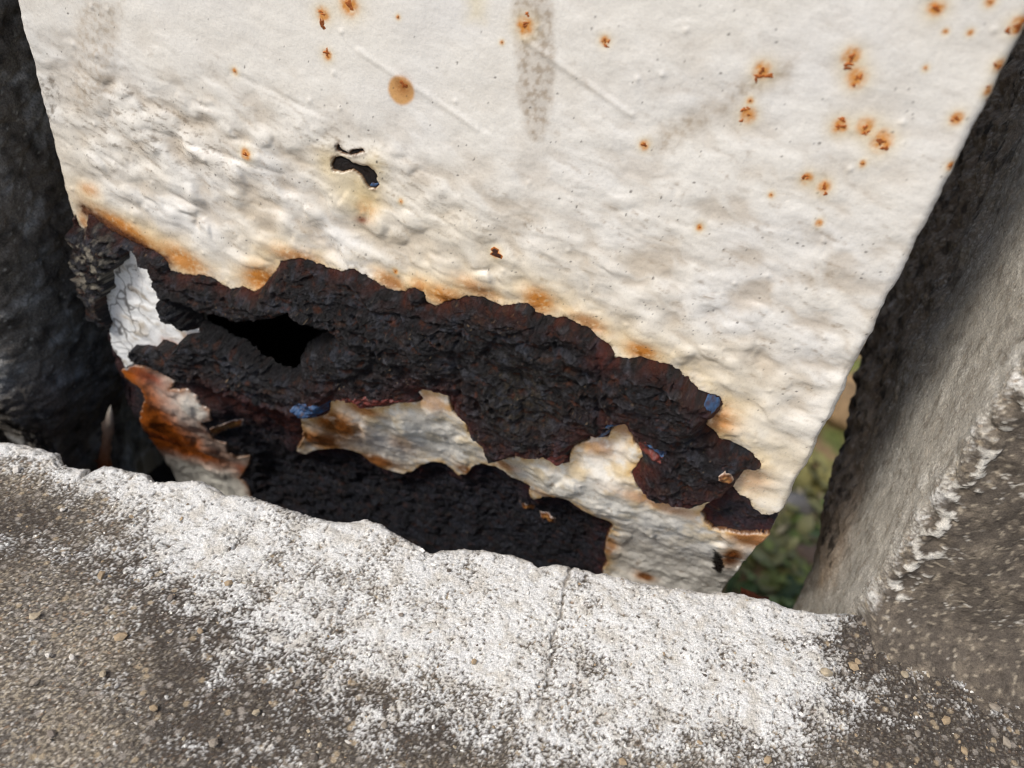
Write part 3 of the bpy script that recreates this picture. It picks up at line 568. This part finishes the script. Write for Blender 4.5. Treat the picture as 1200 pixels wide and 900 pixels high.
# right cheek: plan curve from the back round the far edge, along the inner face, round the corner, along the front
XC, YF, RC2 = .0822, -.0035, .0038
L1 = .078; q = RC2*math.pi/2; FR = .012
sa = np.concatenate([np.linspace(-.30, -.012, 10)[:-1], np.arange(-.012, L1, .00026), np.arange(L1, L1+q+.055, .00042), np.linspace(L1+q+.055, .9, 12)[1:]])
ra = np.concatenate([np.linspace(.16, .082, 8)[:-1], np.arange(.082, -.070, -.00042), np.linspace(-.070, -.24, 10)[1:]])
S_, Q_ = np.meshgrid(sa, ra)
yfar = np.interp(ra, [-.24, -.075, -.058, -.050, -.036, -.024, .0067, .065, .16], [.026, .030, .034, .040, .054, .082, .125, .150, .160])[:, None]
t = S_-L1; back = S_ < 0; inn = (t <= 0) & ~back; ar = (t > 0) & (t < q); fr = t >= q
ysc = (yfar-(YF+RC2))/L1
px_ = np.where(back, XC-S_, np.where(inn, XC, np.where(ar, XC+RC2-RC2*np.cos(t/RC2), XC+RC2+t-q)))
py_ = np.where(back, yfar, np.where(inn, YF+RC2-t*ysc, np.where(ar, YF+RC2-RC2*np.sin(t/RC2), YF)))
nx_ = np.where(back, 0, np.where(inn, -1, np.where(ar, -np.cos(t/RC2), 0.))); ny_ = np.where(back, 1, np.where(inn, 0, np.where(ar, -np.sin(t/RC2), -1.)))
# foot of the front sweeps out into the top of the kerb, the inner face drops straight into the slot
ph_ = np.clip((ZC+FR-Q_)/FR, 0, math.pi/2); run = np.maximum(ZC+FR-Q_-FR*math.pi/2, 0)
zB = np.where(Q_ > ZC+FR, Q_, ZC+FR-FR*np.sin(ph_)) - .22*run; oB = FR*(1-np.cos(ph_))*(Q_ < ZC+FR) + run
wfl = sstep(.35, .98, -ny_)
Z_ = Q_*(1-wfl)+zB*wfl; out = oB*wfl
nzB = np.where(Q_ < ZC+FR, np.sin(ph_), 0)*wfl
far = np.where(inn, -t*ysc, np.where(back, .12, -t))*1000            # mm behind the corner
A2 = (np.where(inn, -far, np.where(back, S_*1000-160, t*1000))+300).astype(np.float32); B2 = (Q_*1000+300).astype(np.float32)
big = 1.6*fbm(A2/22, B2/26, 301, 3)
c1 = on_x([(988, 590)], XC)[0]; c2 = on_x([(978, 650)], XC)[0]; c3 = on_x([(1008, 500)], XC)[0]
def yb(c, ry, rz): return np.exp(-(((py_-c[1])*1000/ry)**2+((Z_-c[2])*1000/rz)**2))*inn
lum = 3.2*yb(c1, 12, 12) + 3.0*yb(c2, 8, 9) + 1.5*yb(c3, 14, 12)
lum = lum*(1+.8*fbm(A2/5, B2/5, 303, 4, .6))
st2 = 1-np.abs(fbm(A2/10, B2/22, 305, 3))*2
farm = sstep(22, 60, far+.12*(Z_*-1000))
Hc = big + lum + (.9+1.4*farm)*fbm(A2/6, B2/9, 307, 4, .6) + .25*st2
Hc += 3.0*sstep(52, 82, far)*fbm(A2/6, B2/7, 309, 4, .6)
cor = np.exp(-((t-q/2)/.006)**2)                                     # crumbled corner
Hc += -1.0*cor*sstep(-.2, .4, fbm(A2/5, B2/5, 311, 3))
smf = sstep(-4, 1, far)                                              # the trowelled inner face
Wc2 = .06+.42*cor*sstep(-.2, .3, fbm(A2/6, B2/9, 313, 3)+.1)
Wc2 = Wc2 + .22*sstep(-.1, .35, fbm(A2/4, B2/6, 315, 3))*smf*(1-farm) + .25*np.where(t > q, sstep(.2, .45, fbm(A2/5, B2/5, 316, 3)), 0)
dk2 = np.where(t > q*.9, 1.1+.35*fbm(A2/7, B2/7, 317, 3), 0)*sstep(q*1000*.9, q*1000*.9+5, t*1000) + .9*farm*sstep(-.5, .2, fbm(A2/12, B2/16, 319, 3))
CC, HH, _ = conc_color(A2, B2, Wc2, dk2, 331)
smc = mix(np.broadcast_to(lin(196, 190, 178), S_.shape+(3,)).astype(np.float32), lin(132, 123, 110), .7*sstep(-.1, .4, fbm(A2/3.5, B2/5, 335, 4, .65)))
smc = mix(smc, lin(222, 216, 203), .65*sstep(.05, .4, fbm(A2/7, B2/9, 337, 4, .6))); smc = mix(smc, lin(88, 80, 70), .75*sstep(.28, .5, fbm(A2/1.7, B2/1.9, 339, 4, .65)))
k_ = (.72*smf*(1-.8*farm))[..., None]; CC = CC*(1-k_)+smc*k_
fw = sstep(q*.25, q*.75, t)
frc = mix(np.broadcast_to(lin(96, 88, 79), S_.shape+(3,)).astype(np.float32), lin(132, 121, 106), .7*sstep(-.1, .4, fbm(A2/4, B2/4, 341, 4, .6)))
frc = mix(frc, lin(62, 56, 50), .7*sstep(.0, .4, fbm(A2/1.3, B2/1.3, 343, 4, .65))); frc = mix(frc, lin(176, 164, 144), .75*sstep(.2, .4, fbm(A2/1.2, B2/1.2, 345, 3)))
flk = fbm(A2/2.6, B2/2.6, 347, 4, .55)+.35*fbm(A2/12, B2/12, 349, 2)+.5*np.exp(-(t-q*.7)**2/.005**2)-.55
flk = flk-.6*sstep(ZC+.012, ZC+.002, Z_)
frc = mix(frc, lin(216, 211, 200), .92*sstep(.0, .12, flk))
CC = CC*(1-fw[..., None]) + frc*fw[..., None]; HH = HH*(1-.75*fw) + .3*fw*sstep(-.03, .1, flk)
stain_shade = np.clip(lum/1.6, 0, 1) + .8*sstep(26, 70, far+8*fbm(A2/8, B2/10, 321, 3)+.15*(Z_*-1000))
stain_shade = np.clip(stain_shade, 0, 1)*(.75+.25*fbm(A2/3, B2/5, 322, 3))
CC = mix(CC, lin(150, 126, 100), np.clip(stain_shade, 0, 1)*.75)  # brown of the far stain and of the far shade, both in the colour
CC = mix(CC, lin(168, 150, 128), .6*np.clip(stain_shade, 0, 1)*sstep(.05, .4, fbm(A2/4, B2/9, 323, 4)))
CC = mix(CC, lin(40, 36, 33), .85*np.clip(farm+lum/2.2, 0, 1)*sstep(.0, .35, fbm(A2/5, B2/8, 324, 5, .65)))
sq = np.abs(fbm(A2/5, B2/4, 325, 2)); CC = mix(CC, lin(214, 208, 196), .9*sstep(.035, .01, sq)*(t > q*.8)*sstep(.2, .4, fbm(A2/9, B2/9, 327, 2)))
act = ((sa > -.012) & (sa < L1+q+.054)).astype(np.float32)[None]
Ht = (Hc*(1-.6*smf*(1-farm)) + 1.1*HH*(1-.5*smf))/1000*act
PC = np.stack([px_+nx_*(Ht+out*0)-0*out, py_+ny_*Ht*(1-nzB) - out, Z_+nzB*Ht], -1)
fo = np.clip(sstep(q+.045, q+.0535, t)+sstep(.074, .081, Q_), 0, 1).astype(np.float32); CC = mix(CC, lin(128, 120, 108), fo)
o = obj('cheek_wall', grid_mesh('cheek_wall', PC, CC, None, True), M_conc, foot); o['label'] = 'grey right cheek of the slot, stained and coloured as shaded towards the back'
print('cheek', PC.shape)

# left cheek: rough inner face, grey with pale and dark mottling
XLc = -.1200
sa = np.concatenate([np.linspace(-.25, -.03, 8)[:-1], np.arange(-.03, .072, .0005), np.linspace(.072, .6, 10)[1:]])   # + towards the camera
za = np.concatenate([np.linspace(.12, .075, 6)[:-1], np.arange(.075, -.11, -.0005), [-.13, -.2]])
S_, Z_ = np.meshgrid(sa, za); L1b = .032; R3 = .012; q3 = R3*math.pi/2; t = S_-L1b
inn = t <= 0; ar = (t > 0) & (t < q3)
px_ = np.where(inn, XLc, np.where(ar, XLc-R3+R3*np.cos(t/R3), XLc-R3-t+q3)); py_ = np.where(inn, -.006-t-.0*S_, np.where(ar, -.006-R3*np.sin(t/R3), -.006-R3))
nx_ = np.where(inn, 1, np.where(ar, np.cos(t/R3), 0.)); ny_ = np.where(inn, 0, np.where(ar, -np.sin(t/R3), -1.))
A3 = (S_*1000+500).astype(np.float32); B3 = (Z_*1000+700).astype(np.float32)
g1, g2, gi = worley(A3/7, B3/7, 401)
H3 = 1.5*fbm(A3/18, B3/18, 403, 4) + .9*fbm(A3/4, B3/4, 405, 5, .7) + .5*gi - .5*np.exp(-((g2-g1)*6)**2) + .25*fbm(A3/1.5, B3/1.5, 407, 3)
H3 += 1.0*np.exp(-(((Z_+.02)/.025)**2)) - 9*sstep(-.045, -.075, Z_+.3*(py_-.0)) 
H3 -= 10*sstep(.016, .03, py_)
C3 = np.broadcast_to(lin(112, 106, 98), S_.shape+(3,)).astype(np.float32)
C3 = mix(C3, lin(178, 178, 176), .75*sstep(.02, .5, fbm(A3/9, B3/9, 409, 4))); C3 = mix(C3, lin(46, 41, 36), .85*sstep(-.05, .5, fbm(A3/6, B3/6, 411, 4)))
C3 = mix(C3, lin(150, 150, 148), .7*sstep(.33, .55, fbm(A3/2.5, B3/2.5, 413, 4, .65))*sstep(-.1, .3, fbm(A3/15, B3/15, 415, 2)+.004*(B3-700)))
f1, f2, idc = worley(A3/1.7, B3/1.7, 417); C3 = mix(C3, lin(170, 168, 160), .8*sstep(.2, .1, f1)*(idc > .75))
act = ((sa > -.034) & (sa < .076)).astype(np.float32)[None]
fo = np.clip(sstep(.060, .0705, S_)+sstep(.067, .074, Z_), 0, 1).astype(np.float32); C3 = mix(C3, lin(96, 92, 86), fo)
Ht = H3/1000*act*(1-fo)
o = obj('cheek_wall', grid_mesh('cheek_wall', np.stack([px_+nx_*Ht, py_+ny_*Ht, Z_], -1), C3, None, False), M_mottled, foot); o['label'] = 'mottled grey left cheek of the slot'

# sand grains proud of the kerb (too many and small to count) and larger stones
ico_v = []; ph = (1+5**.5)/2
for a_, b_ in ((1, ph), (-1, ph), (1, -ph), (-1, -ph)): ico_v += [(0, a_, b_), (a_, b_, 0), (b_, 0, a_)]
ico_v = np.array(ico_v, float); ico_v /= np.linalg.norm(ico_v[0])
ico_f = []
for i in range(12):
    for j in range(i+1, 12):
        for k in range(j+1, 12):
            d_ = [np.linalg.norm(ico_v[i]-ico_v[j]), np.linalg.norm(ico_v[j]-ico_v[k]), np.linalg.norm(ico_v[i]-ico_v[k])]
            if max(d_) < 1.06:
                nn = np.cross(ico_v[j]-ico_v[i], ico_v[k]-ico_v[i]); ico_f.append((i, j, k) if nn @ ico_v[i] > 0 else (i, k, j))
ico_f = np.array(ico_f)
rows = np.where((-oy < .079) & (n_z > .75))[0]
def kerb_pt(n):
    i = rng.choice(rows, n); j = rng.integers(20, len(xs)-20, n); return PK[i, j], CK[i, j], wk[i, j]
ng = 6000; gp, gc, gw = kerb_pt(ng)
size = np.exp(rng.normal(math.log(.00021), .35, ng)).clip(.0001, .0006)
pal = np.stack([lin(178, 164, 140), lin(150, 140, 126), lin(208, 202, 192), lin(96, 88, 80), lin(166, 146, 118), lin(128, 118, 108)])
pc = pal[rng.integers(0, 6, ng)]; pc = np.where((gw > .4)[:, None] & (rng.random(ng) < .85)[:, None], lin(230, 227, 219), pc)
vv = ico_v[None]*(1+.25*rng.normal(size=(ng, 12, 1)))*(size[:, None, None]*rng.uniform(.6, 1.3, (ng, 1, 3))) + gp[:, None] + np.array([0, 0, -.00012])
ff = (ico_f[None]+12*np.arange(ng)[:, None, None]).reshape(-1, 3)
o = obj('sand_grains', mesh_raw('sand_grains', vv.reshape(-1, 3), ff, np.repeat(pc, 12, 0).astype(np.float32), False), M_grain, foot); o['kind'] = 'stuff'
STONES = [(40, 722, 5, 0), (141, 746, 6, 4), (118, 675, 5, 4), (19, 550, 5, 2), (73, 597, 3, 2), (57, 767, 3, 2), (85, 770, 3, 2), (200, 700, 4, 5), (1095, 690, 5, 0), (1165, 828, 6, 1), (1110, 845, 5, 4), (1060, 790, 5, 0), (1150, 770, 4, 4), (1000, 780, 6, 4), (968, 788, 7, 0), (1005, 775, 4, 4), (900, 890, 4, 4), (40, 800, 4, 1), (300, 835, 4, 0), (250, 870, 5, 1), (180, 830, 4, 4), (235, 740, 4, 4), (450, 850, 4, 1), (730, 893, 4, 4), (555, 775, 3, 4), (1180, 870, 5, 1), (1130, 880, 4, 4), (60, 860, 4, 5), (120, 790, 4, 0), (350, 800, 4, 1), (470, 720, 3, 5), (820, 870, 3, 4), (268, 683, 4, 4), (1180, 800, 5, 5), (1075, 860, 4, 1)]
for (x, y, r, c) in STONES:
    p = on_z([(x, y)], ZC+.0005)[0]; rr = r*.00017
    v = ico_v*(1+.18*rng.normal(size=(12, 1)))*rr*np.array([1.2, .95, .6]); an = rng.uniform(0, 6); ca, sa_ = math.cos(an), math.sin(an)
    v = np.stack([v[:, 0]*ca-v[:, 1]*sa_, v[:, 0]*sa_+v[:, 1]*ca, v[:, 2]], 1)+p
    obj('aggregate_stone', mesh_raw('aggregate_stone', v, ico_f, np.broadcast_to(pal[c], (12, 3)).astype(np.float32), False), M_grain, kerb)

# ------------------------------------------------------------------ loose things round the post
def lathe_shard(name, p0, p1, r0, cols, mat, label, cat, seed):
    rr = np.random.default_rng(seed); n = 12; m = 14; p0 = np.array(p0); p1 = np.array(p1)
    ax = p1-p0; L = np.linalg.norm(ax); ax = ax/L; s = np.cross(ax, [0, 1, 0]); s /= np.linalg.norm(s); w = np.cross(ax, s)
    vs = []; cs = []; fs = []
    for i in range(m):
        k = i/(m-1); r = r0*(1-k**1.6)**.8*(.75+.25*math.sin(k*5+seed)) + 1e-5
        for j in range(n):
            th = 2*math.pi*j/n; q_ = r*(1+.2*rr.normal())
            vs.append(p0+ax*L*k+s*math.cos(th)*q_+w*math.sin(th)*q_*.45)
            cs.append(cols[0]*(1-k)+cols[1]*k)
        if i: fs += [((i-1)*n+j, (i-1)*n+(j+1) % n, i*n+(j+1) % n, i*n+j) for j in range(n)]
    o = obj(name, mesh_raw(name, vs, fs, np.array(cs, np.float32)), mat); o['label'] = label; o['category'] = cat
    return o
lathe_shard('rust_shard', on_y([(122, 548)], .004)[0], on_y([(130, 474)], -.002)[0], .0036, (lin(176, 96, 26), lin(196, 190, 178)), M_paint, 'pointed orange and white paint shard in the dark gap by the left cheek', 'shard', 3)
lathe_shard('rust_shard', on_y([(905, 730)], .012)[0], on_y([(868, 688)], .012)[0], .005, (lin(60, 26, 14), lin(96, 44, 20)), M_rust, 'dark brown rust lump at the right foot of the post', 'shard', 5)

# soil packed in the slot behind the kerb
sx = np.linspace(-.13, .058, 120); sy = np.linspace(-.05, .05, 80); X4, Y4 = np.meshgrid(sx, sy)
Z4 = -.108 + .004*fbm(X4*120, Y4*120, 501, 4)
o = obj('slot_floor', grid_mesh('slot_floor', np.stack([X4, Y4, Z4], -1), np.broadcast_to(lin(52, 44, 38), X4.shape+(3,)).astype(np.float32)), M_soil); o['kind'] = 'structure'

# weeds, stones and dead leaves on the ground beyond the gap
GZ = -.40
def weed(x, y, n, h, col, label, seed):
    r = np.random.default_rng(seed); vs = []; fs = []; cs = []; base = np.array([x, y, GZ-.01])
    root = empty('weed', (x, y, GZ-.01), label, 'weed', 'low weeds on the soil behind the footing')
    for k in range(n):
        az = r.uniform(0, 2*math.pi); up = r.uniform(.3, 1.1); L = h*r.uniform(.6, 1.1); w = L*r.uniform(.10, .18); L *= .6; o_ = np.array([r.normal()*h*.45, r.normal()*h*.45, r.uniform(0, .4)*h])
        d_ = np.array([math.cos(az)*math.cos(up), math.sin(az)*math.cos(up), math.sin(up)]); sd_ = np.array([-math.sin(az), math.cos(az), 0])
        b0 = len(vs); m = 6; cc = col*r.uniform(.7, 1.35)
        for i in range(m):
            t_ = i/(m-1); p = base+o_+d_*L*t_-np.array([0, 0, .35*L*t_*t_]); ww = w*math.sin(math.pi*(.12+.86*t_))
            vs += [p-sd_*ww, p+np.array([0, 0, -.12*ww]), p+sd_*ww]; cs += [cc*.9, cc*1.1, cc*.9]
            if i: a_ = b0+3*(i-1); fs += [(a_, a_+1, a_+4, a_+3), (a_+1, a_+2, a_+5, a_+4)]
    obj('leaves', mesh_raw('leaves', vs, fs, np.array(cs, np.float32)), M_leaf, root)
WEEDS = [(945, 690, 44, .045, (122, 128, 66), 'olive green weed lowest in the gap, just above the kerb rim'), (905, 645, 40, .045, (128, 124, 78), 'brownish olive weed just right of the rusted post foot'), (960, 575, 44, .05, (138, 130, 78), 'tan olive weed high in the gap below the tan stone'), (925, 612, 36, .04, (146, 136, 106), 'grey brown weed in the middle of the gap'), (985, 640, 36, .045, (104, 118, 62), 'green weed against the blackened right cheek'), (890, 700, 14, .04, (64, 80, 36), 'dark green weed at the bottom left corner of the gap')]
for i, (x, y, n, h, c, lab) in enumerate(WEEDS):
    p = on_z([(x, y)], GZ)[0]; weed(p[0], p[1], n*3, h*1.0, lin(*c), lab, 600+i)
def rock(name, x, y, r, c, label, cat, seed, sq=.6):
    p = on_z([(x, y)], GZ+r*.3)[0]; rr = np.random.default_rng(seed); v = ico_v; f = ico_f
    for _ in range(2):                    # subdivide
        e_ = {}; v = list(map(np.asarray, v)); nf = []
        def mid(a_, b_):
            k = (min(a_, b_), max(a_, b_))
            if k not in e_: m_ = v[a_]+v[b_]; e_[k] = len(v); v.append(m_/np.linalg.norm(m_))
            return e_[k]
        for a_, b_, c_ in f: ab, bc, ca_ = mid(a_, b_), mid(b_, c_), mid(c_, a_); nf += [(a_, ab, ca_), (ab, b_, bc), (ca_, bc, c_), (ab, bc, ca_)]
        f = nf
    v = np.array(v); d_ = 1+.3*fbm(v[:, 0]*1.4+seed, v[:, 1]*1.4+v[:, 2], seed, 3)
    v = v*d_[:, None]*r*np.array([1.2, 1, sq])+p
    o = obj(name, mesh_raw(name, v, f, np.broadcast_to(lin(*c), (len(v), 3)).astype(np.float32)), M_stone); o['label'] = label; o['category'] = cat
rock('stone', 932, 588, .015, (138, 134, 130), 'pale grey stone beside the lower right edge of the post', 'stone', 11)
rock('stone', 995, 478, .034, (146, 120, 88), 'tan stone near the top of the gap', 'stone', 13)
rock('stone', 955, 655, .016, (118, 98, 82), 'pinkish brown stone low in the gap', 'stone', 14)
